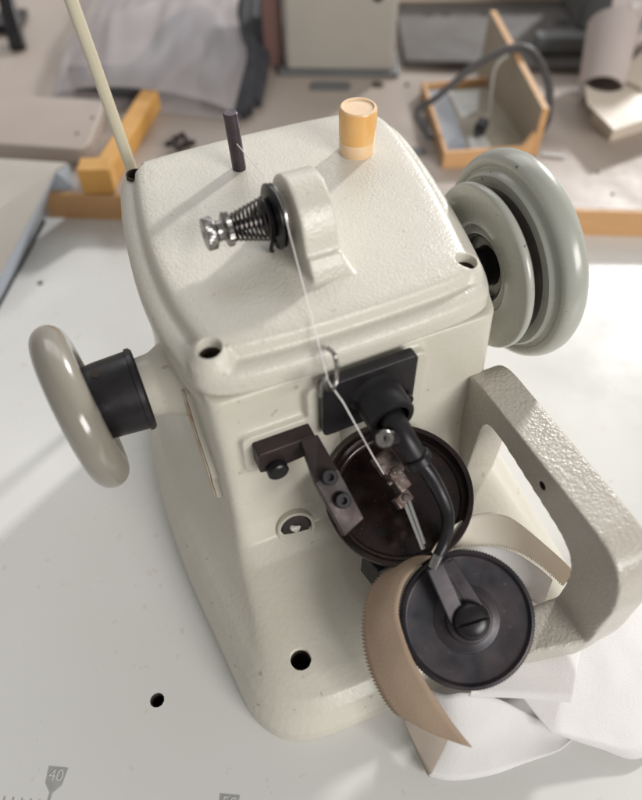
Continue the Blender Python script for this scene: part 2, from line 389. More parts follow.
for x, y in HO:
    bm = bmesh.new(); lathe(bm, [(0, .0001), (0, .0058), (.0105, .0058), (.0105, .0054), (.0040, .0053), (.0040, .0022), (.0025, .002), (.0025, .0001)], (x, y, .1832), (0, 0, 1), 32)
    obj('cover_screw', bm, 'hole', mach)  # screw in a dark cup added to paint the hole's shade
# thread pin
bm = bmesh.new()
px, py = .1027, .353
d = Vector((-.06, -.02, 1)).normalized()
cyl(bm, Vector((px, py, .196)), Vector((px, py, .196)) + d * .0405, .0042, n=28, ch=.0006)
pin = obj('thread_pin', bm, 'pin', mach)
bm = bmesh.new()
for h_ in (.034, .024):
    c = Vector((px, py, .196)) + d * h_; a = Vector((-.25, -.95, .1)).normalized()
    cyl(bm, c + a * .0036, c + a * .0044, .0013, n=16)
obj('thread_hole', bm, 'hole', pin)
# amber cap
bm = bmesh.new()
lathe(bm, [(0, .0108, 1), (.0005, .0111, 1), (.0095, .0111, 1), (.0100, .0109), (.0106, .0109), (.0109, .0113), (.0180, .0115), (.0275, .0116), (.0292, .0113, 1), (.0300, .0106, 1), (.0300, .0096, 1), (.0290, .0088, 1), (.0288, .0005, 1)], (.1765, .3415, .1995), (0, 0, 1), 48)
obj('oil_cap', bm, ['amber', 'amber_pale'], mach)
# tensioner
tn = empty('thread_tensioner', (.0, 0, 0)); AX = Vector((-1, 0, 0)); tc_ = Vector((.0975, .272, .2205))
tn['_abs'] = tuple(tc_); tn.parent = mach; tn.location = tc_ - Vector(MB)
bm = bmesh.new(); lathe(bm, [(0, .003), (.0, .0145), (.0010, .0165), (.0016, .0165), (.0020, .0120), (.0022, .003)], tc_, AX, 48); obj('tension_disc', bm, 'steel', tn)
bm = bmesh.new(); lathe(bm, [(0, .003), (.0005, .0120), (.0008, .0168), (.0014, .0168), (.0026, .0140), (.0030, .003)], tc_ + AX * .0026, AX, 48); obj('tension_disc', bm, 'black', tn)
bm = bmesh.new(); lathe(bm, [(0, .0035), (.0, .0100), (.0015, .0105), (.0025, .0085), (.0028, .003)], tc_ + AX * .0060, AX, 40); obj('spring_seat', bm, 'black', tn)
bm = bmesh.new(); pts = []
turns = 8.4; n_ = int(turns * 26)
for i in range(n_ + 1):
    t = i / n_; a = t * turns * 2 * math.pi; r_ = .0108 - .0048 * t
    pts.append(tc_ + AX * (.0075 + .0195 * t) + Vector((0, math.cos(a), math.sin(a))) * r_)
tube(bm, pts, .0007, 8, 1); obj('coil_spring', bm, 'spring', tn)
bm = bmesh.new(); cyl(bm, tc_, tc_ + AX * .040, .0030, n=20); obj('tension_post', bm, 'black', tn)
bm = bmesh.new(); lathe(bm, [(0, .003), (.0, .0080), (.0006, .0088), (.0028, .0088), (.0034, .0080), (.0040, .0056), (.0055, .0050), (.0075, .0053), (.0086, .0070), (.0090, .0078), (.0094, .0082), (.0135, .0082), (.0140, .0076), (.0140, .0022), (.0125, .002), (.0125, .0001)], tc_ + AX * .0265, AX, 72, teeth=.0078, tooth=.00035)
obj('thumb_nut', bm, 'steel', tn)
bm = bmesh.new(); tube(bm, [tc_ + AX * .005 + Vector((0, -.004, -.008)), tc_ + AX * .0075 + Vector((0, -.005, -.0155)), tc_ + AX * .006 + Vector((0, -.003, -.0185))], .0011, 8, 5); obj('check_spring', bm, 'black', tn)
# handwheel
WC = Vector((0, .257, .1437))
hw = empty('handwheel', (0, 0, 0)); hw.parent = mach; wb = WC + Vector((.24, 0, 0)); hw.location = wb - Vector(MB); hw['_abs'] = tuple(wb)
X = Vector((1, 0, .0524))
bm = bmesh.new()
pr = [(.2430, .0130), (.2430, .0190), (.2400, .0205), (.2300, .0215), (.2255, .0222), (.2248, .0235), (.2252, .0275), (.2236, .0285), (.2228, .0300), (.2222, .0512), (.2226, .0520), (.2240, .0527), (.2262, .0529), (.2275, .0520)]
lathe(bm, pr + [(.2310, .0460), (.2310, .0130)], WC, X, 96, closed=True)
obj('pulley', bm, 'wheel', hw, auto=50)
bm = bmesh.new()
lathe(bm, [(.2268, .0515), (.2300, .0430), (.2345, .0430), (.2388, .0530), (.2390, .02), (.2268, .02)], WC, X, 96, closed=True)
obj('belt_groove', bm, 'groove', hw)
bm = bmesh.new()
lathe(bm, [(.2384, .0140), (.2384, .0525), (.2378, .0538), (.2386, .0547), (.2405, .0556), (.2425, .0566), (.2430, .0578), (.2418, .0590), (.2412, .0606), (.2420, .0628), (.2440, .0645), (.2470, .0658), (.2502, .0663), (.2535, .0659), (.2562, .0644), (.2580, .0618), (.2584, .0580), (.2570, .0540), (.2550, .0500), (.2530, .0480), (.2520, .0140)], WC - X * .002, X, 160, closed=True)
obj('rim', bm, 'wheel', hw, auto=60)
bm = bmesh.new()
lathe(bm, [(.200, .0105), (.215, .0105), (.2155, .0125), (.236, .0125), (.262, .0105), (.264, .008)], WC, X, 40)
lathe(bm, [(0, .003), (.004, .003), (.005, .002)], WC + Vector((.225, -.008, -.009)), (0, -.7, -.7), 16)
obj('hub', bm, 'black', hw)
# left knob
KC = Vector((.003, .262, .138))
kn = empty('knob_wheel', (0, 0, 0)); kn.parent = mach; kb = KC + Vector((-.02, 0, 0)); kn.location = kb - Vector(MB); kn['_abs'] = tuple(kb)
bm = bmesh.new(); W_ = (-1, 0, 0)
pr = []
for i in range(25):
    a = 2 * math.pi * i / 25; pr.append((.0385 + .0103 * math.cos(a), .0378 + .0112 * math.sin(a)))
KM = KC + Vector((-.034, 0, 0)); KN = Vector((-1, -.07, -.065)).normalized()
lathe(bm, [(p_[0] - .0385, p_[1]) for p_ in pr], KM, KN, 96, closed=True)
lathe(bm, [(-.0065, .001), (-.0065, .030), (.008, .030), (.008, .001)], KM, KN, 64)
obj('knob_rim', bm, 'knob', kn, auto=60)
bm = bmesh.new()
lathe(bm, [(-.0005, .015), (-.0005, .0228), (.0010, .0243), (.0035, .0243), (.0038, .0232), (.0220, .0222), (.0290, .0215), (.0290, .015)], KC - Vector((-.0015, 0, 0)), W_, 72, closed=True)
hb = obj('knob_hub', bm, 'black', kn)
bm = bmesh.new(); cyl(bm, KC + Vector((-.020, 0, .0190)), KC + Vector((-.020, 0, .0226)), .0030, n=20); obj('set_screw', bm, 'hole', hb)
# side gasket tab at the left under the hub
bm = bmesh.new()
TB = [(.238, .150), (.230, .122), (.218, .104), (.2150, .0980), (.2170, .0900), (.2120, .080), (.2150, .076), (.222, .090), (.2290, .104), (.240, .118), (.250, .150)]
prism(bm, [(.0245, y - .0015, z) for y, z in TB], (1, 0, 0), .0095)
gt = obj('gasket_tab', bm, 'cast', mach, bevel=.0008)
bm = bmesh.new(); prism(bm, [(.0232, y + .0008, z) for y, z in TB], (1, 0, 0), .0012)
obj('gasket', bm, 'rusty_plate', gt, bevel=.0004)
# face plate with boss
bm = bmesh.new()
prism(bm, [(p.x, .1890, p.y) for p in rpoly([(.0860, .1360), (.1405, .1385), (.1395, .1785), (.0850, .1775)], .0035)], (0, 1, 0), .0068)
fp = obj('face_plate', bm, 'black', mach, smooth=False, bevel=.0006)
bm = bmesh.new(); BX = Vector((.1165, 0, .1575))
lathe(bm, [(-.1895, .0158), (-.1875, .0145), (-.1855, .0134), (-.1715, .0130), (-.1703, .0122), (-.1703, .0095), (-.185, .0090), (-.185, .001)], BX, (0, -1, 0), 48)
obj('shaft_boss', bm, 'black', fp)
bm = bmesh.new(); lathe(bm, [(0, .0001), (0, .0052), (.0030, .0050), (.0036, .0044), (.0036, .0001)], (.1335, .1886, .1465), (0, -1, 0), 24); obj('plate_screw', bm, 'black', fp)
# wire hook
bm = bmesh.new()
tube(bm, [(.0930,.2000,.1920),(.0918,.1910,.1973),(.0921,.1880,.1903),(.0903,.1850,.1841),(.0863,.1820,.1832),(.0837,.1810,.1885),(.0826,.1810,.1935),(.0811,.1810,.1904),(.0806,.1810,.1826)], .0012, 10, 8)
obj('thread_hook', bm, 'steel', mach)
# needle shaft + clamp + curved rod
nb = empty('needle_arm', (0, 0, 0)); nb.parent = mach; nbb = Vector((.1165, .17, .13)); nb.location = nbb - Vector(MB); nb['_abs'] = tuple(nbb)
bm = bmesh.new()
tube(bm, [(.1165, .186, .1575), (.1165, .172, .1570), (.1180, .163, .1535), (.1205, .1555, .1475), (.1225, .1520, .1435)], .0070, 20, 8, rad=(1.05, .82))
cyl(bm, (.1040, .1625, .1580), (.1180, .1625, .1520), .0050, n=24, ch=.0008)
obj('rocker_shaft', bm, 'black', nb)
bm = bmesh.new()
sd = Vector((-.25, -.55, .80)).normalized(); c = Vector((.1060, .1600, .1600))
lathe(bm, [(0, .0045), (.0020, .0045), (.0026, .0040), (.0026, .0023), (.0010, .0022), (.0010, .0001)], c, sd, 24)
obj('socket_screw', bm, 'steel', nb)
bm = bmesh.new()
a0 = Vector((.1215, .1530, .1450)); a1 = Vector((.1240, .1490, .1400))
lathe(bm, [(0, .0068), (.0008, .0076), (.0046, .0076), (.0055, .0066)], a0, a1 - a0, 32)
obj('collar', bm, 'black', nb)
bm = bmesh.new()
tube(bm, [(.1235, .1500, .1415), (.1272, .1440, .1350), (.1300, .1370, .1270), (.1305, .1290, .1210), (.1270, .1210, .1180), (.1205, .1140, .1160), (.1140, .1095, .1120)], .0040, 18, 10, rad=(1.1, .72))
obj('curved_rod', bm, 'black', nb)
bm = bmesh.new(); cyl(bm, (.1158, .1108, .1150), (.1122, .1080, .1085), .0028, n=16); obj('rod_tip', bm, 'steel', nb)
# looper / thread guide block over the rear disc
bm = bmesh.new()
def obox(bm, c, u, v, w_, hx, hy, hz):
    c, u = Vector(c), Vector(u).normalized(); v = Vector(v); v = (v - u * v.dot(u)).normalized(); w2 = u.cross(v)
    g = bmesh.ops.create_cube(bm, size=2)['verts']
    for p in g: p.co = c + u * p.co.x * hx + v * p.co.y * hy + w2 * p.co.z * hz
ud = Vector((.012, -.034, -.022))
obox(bm, (.1105, .1625, .1330), ud, (1, .3, 0), 0, .0055, .0058, .0035)
obox(bm, (.1130, .1530, .1270), ud, (1, .35, .1), 0, .0062, .0038, .0045)
obox(bm, (.1120, .1440, .1215), ud, (1, .4, 0), 0, .0032, .0052, .0022)
cyl(bm, (.1100, .155, .133), (.1175, .157, .131), .0022, n=14)
cyl(bm, (.1070, .152, .128), (.1120, .153, .128), .0012, n=12)
lathe(bm, [(0, .0022), (.001, .0026), (.002, .0018), (.0024, .0001)], (.1135, .1430, .1232), (-.1, -.3, .95), 16)
obj('needle_clamp', bm, 'rusty', nb, bevel=.0006)
bm = bmesh.new()
cyl(bm, (.1142, .1420, .1235), (.1135, .1200, .1115), .0010, .0007, n=12)
cyl(bm, (.1128, .1440, .1215), (.1125, .1190, .1080), .0016, .0012, n=12)
obj('needle', bm, 'chrome', nb)
# rear feed disc
def disc(name, c, n, prof, m, teeth=0, N=160):
    bm = bmesh.new(); lathe(bm, prof, c, n, N, teeth=teeth, tooth=.00065); return obj(name, bm, m, mach, auto=40)
n1 = Vector((-.13, -.19, .97)).normalized(); c1 = Vector((.1190, .1575, .1035))
rd = disc('rear_feed_disc', c1, n1, [(-.030, .001), (-.030, .009), (-.016, .011), (-.0150, .037), (-.0135, .0405), (-.006, .0420), (-.0012, .0428), (.0, .0424), (.0004, .0412), (-.0002, .0396), (-.0030, .0388), (-.0060, .0380), (-.0072, .0365), (-.0078, .034), (-.0080, .001)], 'dish')
# front feed disc
n2 = Vector((-.17, -.42, .89)).normalized(); c2 = Vector((.1228, .0825, .0835))
fd = disc('front_feed_disc', c2, n2, [(-.03, .001), (-.03, .008), (-.010, .010), (-.0085, .028), (-.0050, .0352), (-.0034, .0369), (-.0014, .0369), (-.0006, .0362), (-.0001, .0352), (.0001, .0345), (-.0008, .0338), (-.0020, .0330), (-.0022, .0322), (-.0021, .0182), (-.0017, .0178), (-.0017, .0174), (-.0012, .0168), (-.0010, .001)], 'disc', teeth=.0364, N=260)
a, u, v = frame(n2)
# lever and screw
scr = c2 + n2 * .0060
tip = Vector((.1133, .1085, .1075)); tip2 = Vector((.1225, .1090, .1035))
bm = bmesh.new()
for P0, P1, w1, hh in ((tip, scr + Vector((-.0058, .003, 0)), .0048, .0018), (tip2 + n2 * -.001, scr + Vector((.0062, .0030, 0)), .0040, .0014)):
    d = P1 - P0; side = d.cross(n2).normalized()
    obox(bm, (P0 + P1) / 2, d, side, 0, d.length / 2, w1, hh)
P0 = (tip + tip2) / 2 - n2 * .003; P1 = scr - n2 * .0022; d = P1 - P0
obox(bm, (P0 + P1) / 2, d, d.cross(n2), 0, d.length / 2, .0042, .0008)
lathe(bm, [(-.0072, .0125), (-.0022, .0125), (-.0016, .0115)], scr, n2, 40)
obj('disc_lever', bm, 'disc', mach, bevel=.0007)
bm = bmesh.new()
lathe(bm, [(-.002, .0094), (.0012, .0100), (.0030, .0098), (.0052, .0084), (.0064, .0060), (.0069, .003), (.0070, .0001)], scr, n2, 48)
ss = obj('slotted_screw', bm, 'black', mach)
bm = bmesh.new(); sl = (Vector((1, -.10, 0)) - n2 * Vector((1, -.10, 0)).dot(n2)).normalized()
cb = bmesh.new(); obox(cb, scr + n2 * .0064, sl, n2.cross(sl), 0, .014, .0008, .0022)
me = bpy.data.meshes.new('cut'); bmesh.ops.recalc_face_normals(cb, faces=cb.faces); bmesh.ops.translate(cb, verts=cb.verts, vec=-Vector(ss['_abs'])); cb.to_mesh(me); cb.free(); bm.free()
k = bpy.data.objects.new('cut', me); col.objects.link(k); k.parent = ss
b = ss.modifiers.new('b', 'BOOLEAN'); b.object = k; b.operation = 'DIFFERENCE'; b.solver = 'EXACT'
bpy.context.view_layer.update(); evaluated(ss); bpy.data.objects.remove(k)
# left side bracket
bm = bmesh.new()
prism(bm, [(p.x, .1860, p.y) for p in rpoly([(.0470, .1285), (.0545, .1270), (.0740, .1290), (.0820, .1300), (.0795, .1450), (.0470, .1450)], .0015)], (0, 1, 0), .0100)
A = Vector((.0758, .1830, .1450))
arm = [Vector((.0710, .1860, .1452)), Vector((.0810, .1860, .1452)), Vector((.0835, .1660, .1375)), Vector((.0895, .1440, .1170)), Vector((.0760, .1400, .1135)), Vector((.0700, .1640, .1355))]
nn = (arm[1] - arm[0]).cross(arm[3] - arm[0]).normalized(); nn = nn if nn.z < 0 else -nn
prism(bm, arm, nn, .0060)
sb = obj('guide_bracket', bm, 'brownblack', mach, smooth=False, bevel=.0007)
for c in (Vector((.0775, .1640, .1365)), Vector((.0805, .1535, .1270))):
    bm = bmesh.new(); lathe(bm, [(-.001, .0043), (.0026, .0043), (.0032, .0038), (.0032, .0020), (.0008, .0019), (.0008, .0001)], c - nn * .0, -nn, 24)
    obj('bracket_screw', bm, 'black', sb)
bm = bmesh.new(); lathe(bm, [(0, .0045), (.004, .0045), (.0045, .0060), (.0080, .0060), (.0088, .0052), (.0088, .0001)], (.0560, .1895, .1300), (0, -1, 0), 28); obj('bracket_screw', bm, 'black', sb)
# recessed slotted plug
bm = bmesh.new()
pc = Vector((.0645, .1845, .0590)); pn = Vector((-.1, -.93, .36)).normalized()
lathe(bm, [(-.004, .0122), (.0030, .0122), (.0038, .0112), (.0030, .0102), (-.0005, .0098)], pc, pn, 48)
pl = obj('plug_ring', bm, 'cast', mach)
bm = bmesh.new()
lathe(bm, [(-.003, .0098), (.0006, .0098), (.0016, .0088), (.0018, .0040), (-.0002, .0035), (-.0002, .0001)], pc, pn, 40)
obj('plug_screw', bm, 'spring', pl)
# right hand guard arm
G = [(.2060, .020), (.2060, .1180), (.2010, .1300), (.1900, .1345), (.0760, .1345), (.0640, .1310), (.0555, .1200), (.0510, .1050), (.0490, .0600), (.0500, .0420), (.0800, .0420), (.0780, .0600), (.0800, .0880), (.0850, .1000), (.0960, .1065), (.1620, .1165), (.1725, .1150), (.1765, .1060), (.1770, .020)]
bm = bmesh.new()
prism(bm, [(.1855, p.x, p.y) for p in rpoly(G, .006, 4)], (1, 0, 0), .0245)
loft(bm, [[(x, y0, z0), (x, y1, z0), (x, y1, z1), (x, y0, z1)] for x, y0, y1, z0, z1 in ((.2000, .0500, .0790, .038, .060), (.1860, .0500, .0790, .038, .060), (.1350, .0640, .0850, .028, .052))])
cut = bmesh.new(); cyl(cut, (.17, .1205, .1215), (.19, .1205, .1215), .0028, n=20)
ga = cast('guard_arm', bm, 'guard', mach, .0013, 5, cut)
bm = bmesh.new(); lathe(bm, [(0, .0001), (0, .0027), (.0040, .0027), (.0040, .0024), (.0006, .0023), (.0006, .0001)], (.1898, .1205, .1215), (-1, 0, 0), 24); obj('screw_hole', bm, 'hole', ga)
# little black block under the rear disc
bm = bmesh.new(); obox(bm, (.098, .135, .070), (1, .2, 0), (0, 1, 0), 0, .008, .008, .012); cyl(bm, (.098, .128, .06), (.094, .118, .052), .004)
obj('disc_support', bm, 'black', mach, bevel=.001)

# ------------------------------------------------------------------ cloth tapes
def ribbon(name, top_, bot_, m, label=None, teeth=0., cross=6, per=14, thick=.0007, side=0, parent=None, bulge=0., tcount=3):
    base = Vector((.15, .06, 0)) if parent is None else None
    A = cat(top_, per); B = cat(bot_, per)
    n = max(len(A), len(B))
    def rs(P):
        L = [0]
        for a_, b_ in zip(P, P[1:]): L.append(L[-1] + (b_ - a_).length)
        out = []; j = 0
        for i in range(n * 2):
            t = L[-1] * i / (n * 2 - 1)
            while j < len(P) - 2 and L[j + 1] < t: j += 1
            s = (t - L[j]) / max(1e-9, L[j + 1] - L[j]); out.append(P[j].lerp(P[j + 1], min(1, s)))
        return out
    A, B = rs(A), rs(B); bm = bmesh.new(); rows = []
    for i, (a_, b_) in enumerate(zip(A, B)):
        row = []
        d = (A[min(i + 1, len(A) - 1)] - A[max(0, i - 1)]); nrm = d.cross(b_ - a_).normalized()
        for k in range(cross + 1):
            t = k / cross
            if k == cross and teeth: t += teeth * ((i % tcount) / (tcount - 1) - .5) if tcount > 1 else 0
            p = a_.lerp(b_, t) + nrm * (bulge * math.sin(math.pi * min(t, 1)))
            p = p + nrm * .0006 * noise.noise(p * 60)
            row.append(bm.verts.new(p))
        rows.append(row)
    for r0, r1 in zip(rows, rows[1:]):
        for k in range(cross): bm.faces.new((r0[k], r0[k + 1], r1[k + 1], r1[k]))
    o = obj(name, bm, m, parent, auto=0, recalc=True)
    s = o.modifiers.new('solid', 'SOLIDIFY'); s.thickness = thick; s.offset = side
    return o
def place(o):
    """turn a free-standing object modelled in the machine's axes into the room's axes"""
    p = Vector(o['_abs']); o.location = ROT @ p; o.rotation_euler = (0, 0, YAW); return o
br_in = [(.1177, .1165, .1000), (.1039, .1134, .0980), (.0951, .1076, .0950), (.0877, .0963, .0900), (.0860, .0784, .0830), (.0886, .0608, .0740), (.0932, .0455, .0640), (.0992, .0307, .0550)]
br_out = [(.1052, .1223, .0920), (.0956, .1234, .0880), (.0827, .1191, .0820), (.0721, .1055, .0740), (.0672, .0897, .0660), (.0681, .0746, .0580), (.0711, .0631, .0520), (.0748, .0582, .0500)]
o = place(ribbon('brown_tape', br_in, br_out, 'tape_brown', teeth=.085, cross=8, bulge=-.002, tcount=4))
tag(o, 'brown cloth tape with sewn scalloped edge, curling out left of the front disc', 'tape')
ribbon('folded_end', [(.0750, .0575, .0475), (.0817, .0519, .0445), (.0898, .0450, .0395), (.0960, .0420, .036)], [(.0750, .0570, .0440), (.0790, .0440, .0200), (.0819, .0330, .0040), (.0840, .0325, .0030)], 'tape_shaded', parent=o)
cr_t = [(.1181, .1178, .1020), (.1354, .1272, .1000), (.1579, .1300, .0950), (.1746, .1242, .0900), (.1879, .1069, .0800), (.1995, .0889, .0700), (.2079, .0722, .0600), (.2086, .0571, .0450), (.2020, .0495, .0300)]
cr_b = [(.1228, .1182, .0900), (.1373, .1206, .0860), (.1571, .1178, .0800), (.1736, .1113, .0720), (.1892, .1004, .0620), (.1996, .0879, .0520), (.2052, .0746, .0420), (.2003, .0576, .0250), (.1943, .0481, .0120)]
ct = machine_root('cream_tape', (.165, .08, .01))
tag(ct, 'cream cloth tape looping behind the front disc and under the guard arm', 'tape')
ribbon('outer_layer', [(.1181, .1178, .1020), (.1354, .1272, .1000), (.1579, .1300, .0950), (.1746, .1242, .0900), (.1879, .1069, .0800), (.1975, .0920, .0710), (.2010, .0850, .0670)],
       [(.1228, .1182, .0900), (.1373, .1206, .0860), (.1571, .1178, .0800), (.1736, .1113, .0720), (.1870, .1010, .0620), (.1950, .0920, .0540), (.1990, .0850, .0500)], 'tape_cream', teeth=.10, cross=6, parent=ct)
ribbon('inner_layer', [(.1228, .1172, .0900), (.1373, .1190, .0870), (.1560, .1160, .0810), (.1720, .1095, .0730), (.1850, .0990, .0630), (.1935, .0900, .0540)],
       [(.1300, .1050, .0560), (.1400, .1060, .0540), (.1540, .1030, .0500), (.1660, .0970, .0440), (.1800, .0880, .0400), (.1860, .0820, .0360)], 'tape_white', parent=ct)
ribbon('cut_end', [(.1367, .0700, .0400), (.1660, .0640, .0340), (.1970, .0540, .0270)], [(.1143, .0545, .0440), (.1430, .0425, .0360), (.1711, .0296, .0290)], 'tape_white', parent=ct)
wt = ribbon('white_tape', [(.0960, .0800, .0200), (.1046, .0641, .0300), (.1163, .0586, .0330), (.1352, .0492, .0240), (.1560, .0321, .0085), (.1760, .0175, .0030)],
       [(.0828, .0360, .0060), (.0828, .0318, .0040), (.0949, .0242, .0030), (.1146, .0182, .0030), (.1367, .0152, .0020), (.1590, .0125, .0018), (.1730, .0150, .0020)], 'tape_white', cross=14, bulge=.002)
place(wt); tag(wt, 'white cloth tape folded in front of the machine nose, below the front disc', 'tape', 'white tapes on the table')
w2 = ribbon('white_tape', [(.1450, .0600, .0255), (.1975, .0670, .0270), (.2559, .0750, .0240), (.3000, .0900, .0150)],
       [(.1560, .0220, .0150), (.1790, .0040, .0080), (.2004, -.0100, .0030), (.2363, -.0020, .0030)], 'tape_white', cross=14, bulge=.0)
place(w2); tag(w2, 'wide white cloth tape spreading to the right edge from under the guard arm', 'tape', 'white tapes on the table')
# threads
bm = bmesh.new()
T1 = [(.0985, .3490, .2210), (.0960, .2900, .2360), (.0955, .2790, .2372)]
tube(bm, [(.1010, .3490, .2195), (.0960, .2860, .2350)], .00034, 6, 1)
arc = []
for i in range(14):
    a = R(60 - i * 12.5); arc.append((.0950 + i * .0001, .272 + math.sin(a) * .0150 * 1.0, .2205 + math.cos(a) * .0150))
tube(bm, [(.0960, .2860, .2350)] + arc[2:10], .00034, 6, 2)
tube(bm, [arc[9], (.0860, .1850, .1875), (.0868, .1838, .1850), (.0910, .1780, .1762), (.1012, .1600, .1457), (.1060, .1560, .1330)], .00030, 6, 1)
o = obj('sewing_thread', bm, 'thread'); place(o)
tag(o, 'fine white sewing thread running from the pin through the tension spring down to the needle', 'thread')
bm = bmesh.new(); tube(bm, [(.0775, .0575, .0500), (.0805, .0470, .0250), (.0831, .0364, .0060)], .00045, 6, 6)
o = obj('loose_thread', bm, 'thread'); place(o); tag(o, 'short white thread tail hanging from the brown tape corner to the table', 'thread')

# ------------------------------------------------------------------ things behind, in the room's axes
def thing(name, bx, label, cat_, group=None):
    e = empty(name, bx); e['_abs'] = tuple(bx); return tag(e, label, cat_, group)
ZB = .03
bn = thing('workbench', (.1, .9, ZB - .03), 'beige laminate workbench with a wooden front edge behind the white table', 'workbench')
bm = bmesh.new()
prism(bm, [(-1.6, .676, ZB - .03), (1.6, .505, ZB - .03), (1.6, 3.2, ZB - .03), (-1.6, 3.2, ZB - .03)], (0, 0, 1), .03)
obj('bench_top', bm, 'bench', bn, smooth=False)
bm = bmesh.new()
prism(bm, [(-1.6, .672, ZB - .030), (1.6, .501, ZB - .030), (1.6, .5049, ZB - .030), (-1.6, .6759, ZB - .030)], (0, 0, 1), .0295)
obj('wood_edge', bm, 'wood', bn, smooth=False)
for (x, y, r_, sy) in ((.1231, .7476, .0085, 1), (.1089, .6818, .0095, 1), (.0724, .8393, .008, .9), (.1092, .8393, .003, 1), (.33, .80, .004, 1), (.30, .64, .0014, 1), (.305, .60, .0014, 1)):
    bm = bmesh.new(); lathe(bm, [(0, r_ * 1.0), (.0012, r_ * .9), (.0012, .0001)], (x, y, ZB), (0, 0, 1), 24)
    obj('bench_hole', bm, 'hole' if r_ < .0083 else 'darkgrey', bn)
bm = bmesh.new(); prism(bm, [(p.x, p.y, ZB + .0003) for p in rpoly([(-.015, .825), (.036, .822), (.038, .845), (-.012, .847)], .006)], (0, 0, 1), .0012)
obj('bench_slot', bm, 'darkgrey', bn)
# thread stand rod
bm = bmesh.new()
A = Vector((-.1240, .4080, .035)); 
tube(bm, [(-.1205, .4230, .0), (-.1370, .4200, .20), (-.1460, .4180, .30), (-.1550, .4160, .40), (-.163, .414, .50)], .0040, 20, 4)
o = obj('thread_stand_rod', bm, 'rod'); tag(o, 'slim cream painted rod rising behind the left rear corner of the machine', 'rod')
# left grey machine bed
e = thing('machine_bed', (-.36, .56, 0), 'grey machine bed plate with bluish side and a round hole, left of the white table', 'machine bed')
BT = [(-.3038, .4804, .020), (-.2757, .6153, .046), (-.2660, .6300, .046), (-.56, .665, .046), (-.56, .20, .020)]
BB = [(-.3090, .4500, .0012), (-.2985, .6000, .0012), (-.2600, .6100, .0312), (-.56, .66, .0312), (-.56, .20, .0012)]
bm = bmesh.new(); loft(bm, [BB, BT]); obj('bed_side', bm, 'bedblue', e, smooth=False)
bm = bmesh.new(); loft(bm, [[(x - .0006, y, z + .0002) for x, y, z in BT], [(x - .0006, y, z + .0016) for x, y, z in BT]]); obj('bed_plate', bm, 'bedtop', e, smooth=False)
bm = bmesh.new(); lathe(bm, [(0, .0090), (.0010, .0085), (.0010, .0001)], (-.3161, .5746, .0395), (0, -.19, 1), 28); obj('bed_hole', bm, 'hole', e)
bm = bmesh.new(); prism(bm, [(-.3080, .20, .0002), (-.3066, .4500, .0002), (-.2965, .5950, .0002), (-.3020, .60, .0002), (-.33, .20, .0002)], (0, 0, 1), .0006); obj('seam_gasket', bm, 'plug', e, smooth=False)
# second bed, farther left
e = thing('machine_bed', (-.36, .72, ZB), 'pale beige plate with two small screw holes, behind the grey bed with bluish side', 'machine bed')
bm = bmesh.new(); prism(bm, [(p.x, p.y, ZB) for p in rpoly([(-.60, .70), (-.2580, .655), (-.2520, .6700), (-.2540, .7650), (-.62, .80)], .006)], (0, 0, 1), .018)
obj('bed_plate', bm, 'bench', e, bevel=.002)
for x, y in ((-.262, .688), (-.247 - .005, .722)):
    bm = bmesh.new(); lathe(bm, [(0, .0022), (.0006, .002), (.0006, .0001)], (x - .008, y, ZB + .018), (0, 0, 1), 14); obj('screw_hole', bm, 'hole', e)
# orange plywood frame
e = thing('plywood_frame', (-.235, .69, ZB), 'orange plywood corner frame standing on the bench beside the cream rod', 'frame')
bm = bmesh.new(); obox(bm, (-.2320, .6120, ZB + .014), (1, .05, 0), (0, 1, 0), 0, .0165, .012, .0135); obj('frame_block', bm, 'orange', e, bevel=.001)
bm = bmesh.new(); obox(bm, (-.2150, .700, ZB + .011), (.14, 1, 0), (1, 0, 0), 0, .082, .010, .0105); obj('frame_rail', bm, 'orange', e, bevel=.001)
# small clutter
bm = bmesh.new()
for i in range(6):
    a = i * 1.1; obox(bm, (-.158 + .009 * math.cos(a), .690 + .012 * math.sin(a), ZB + .005 + .001 * i), (math.cos(a * 2), math.sin(a * 2), .3), (0, 0, 1), 0, .008, .0025, .002)
o = obj('metal_scrap', bm, 'brownblack', bevel=.0005); tag(o, 'small pile of dark metal scraps on the bench between plywood frame and bag', 'metal scrap')
# clouded plastic bag
e = thing('plastic_bag', (-.21, .86, ZB), 'clouded grey plastic bag holding a dark handled thing, on the bench behind the rod', 'plastic bag')
bm = bmesh.new(); nu, nv = 44, 30; G1, G2 = [], []
for j in range(nv + 1):
    ra, rb = [], []; t = j / nv
    for i in range(nu + 1):
        s = i / nu; x = -.33 + s * .235; x += .012 * math.sin(t * 7) * (s - .5)
        puff = (math.sin(math.pi * s) ** .5) * (math.sin(math.pi * (.06 + .94 * t)) ** .4 if t < 1 else 0) * .05
        wr = min(1, t * 5) * .010 * noise.noise(Vector((s * 5, t * 5, 1))) + min(1, t * 5) * .006 * noise.noise(Vector((s * 14, t * 6, 4)))
        yb = .79 - .045 * s + t * .42; zb = ZB + .004 + t * .03 + (puff + wr) * 1.0 * 1
        ra.append(bm.verts.new((x, yb + wr, zb))); rb.append(bm.verts.new((x, yb, ZB + .002 + t * .01)))
    G1.append(ra); G2.append(rb)
for g in (G1, G2):
    for a_, b_ in zip(g, g[1:]):
        for i in range(nu): bm.faces.new((a_[i], a_[i + 1], b_[i + 1], b_[i]))
obj('bag_film', bm, 'bag', e, auto=0)
bm = bmesh.new()
pts = [(-.262, .815, .046), (-.225, .815, .048), (-.208, .86, .050), (-.195, .93, .052), (-.170, .97, .054), (-.140, .94, .052), (-.130, .87, .050), (-.135, .81, .046)]
tube(bm, pts, .018, 14, 8)
obj('handle_shape', bm, 'bag_dark', e)
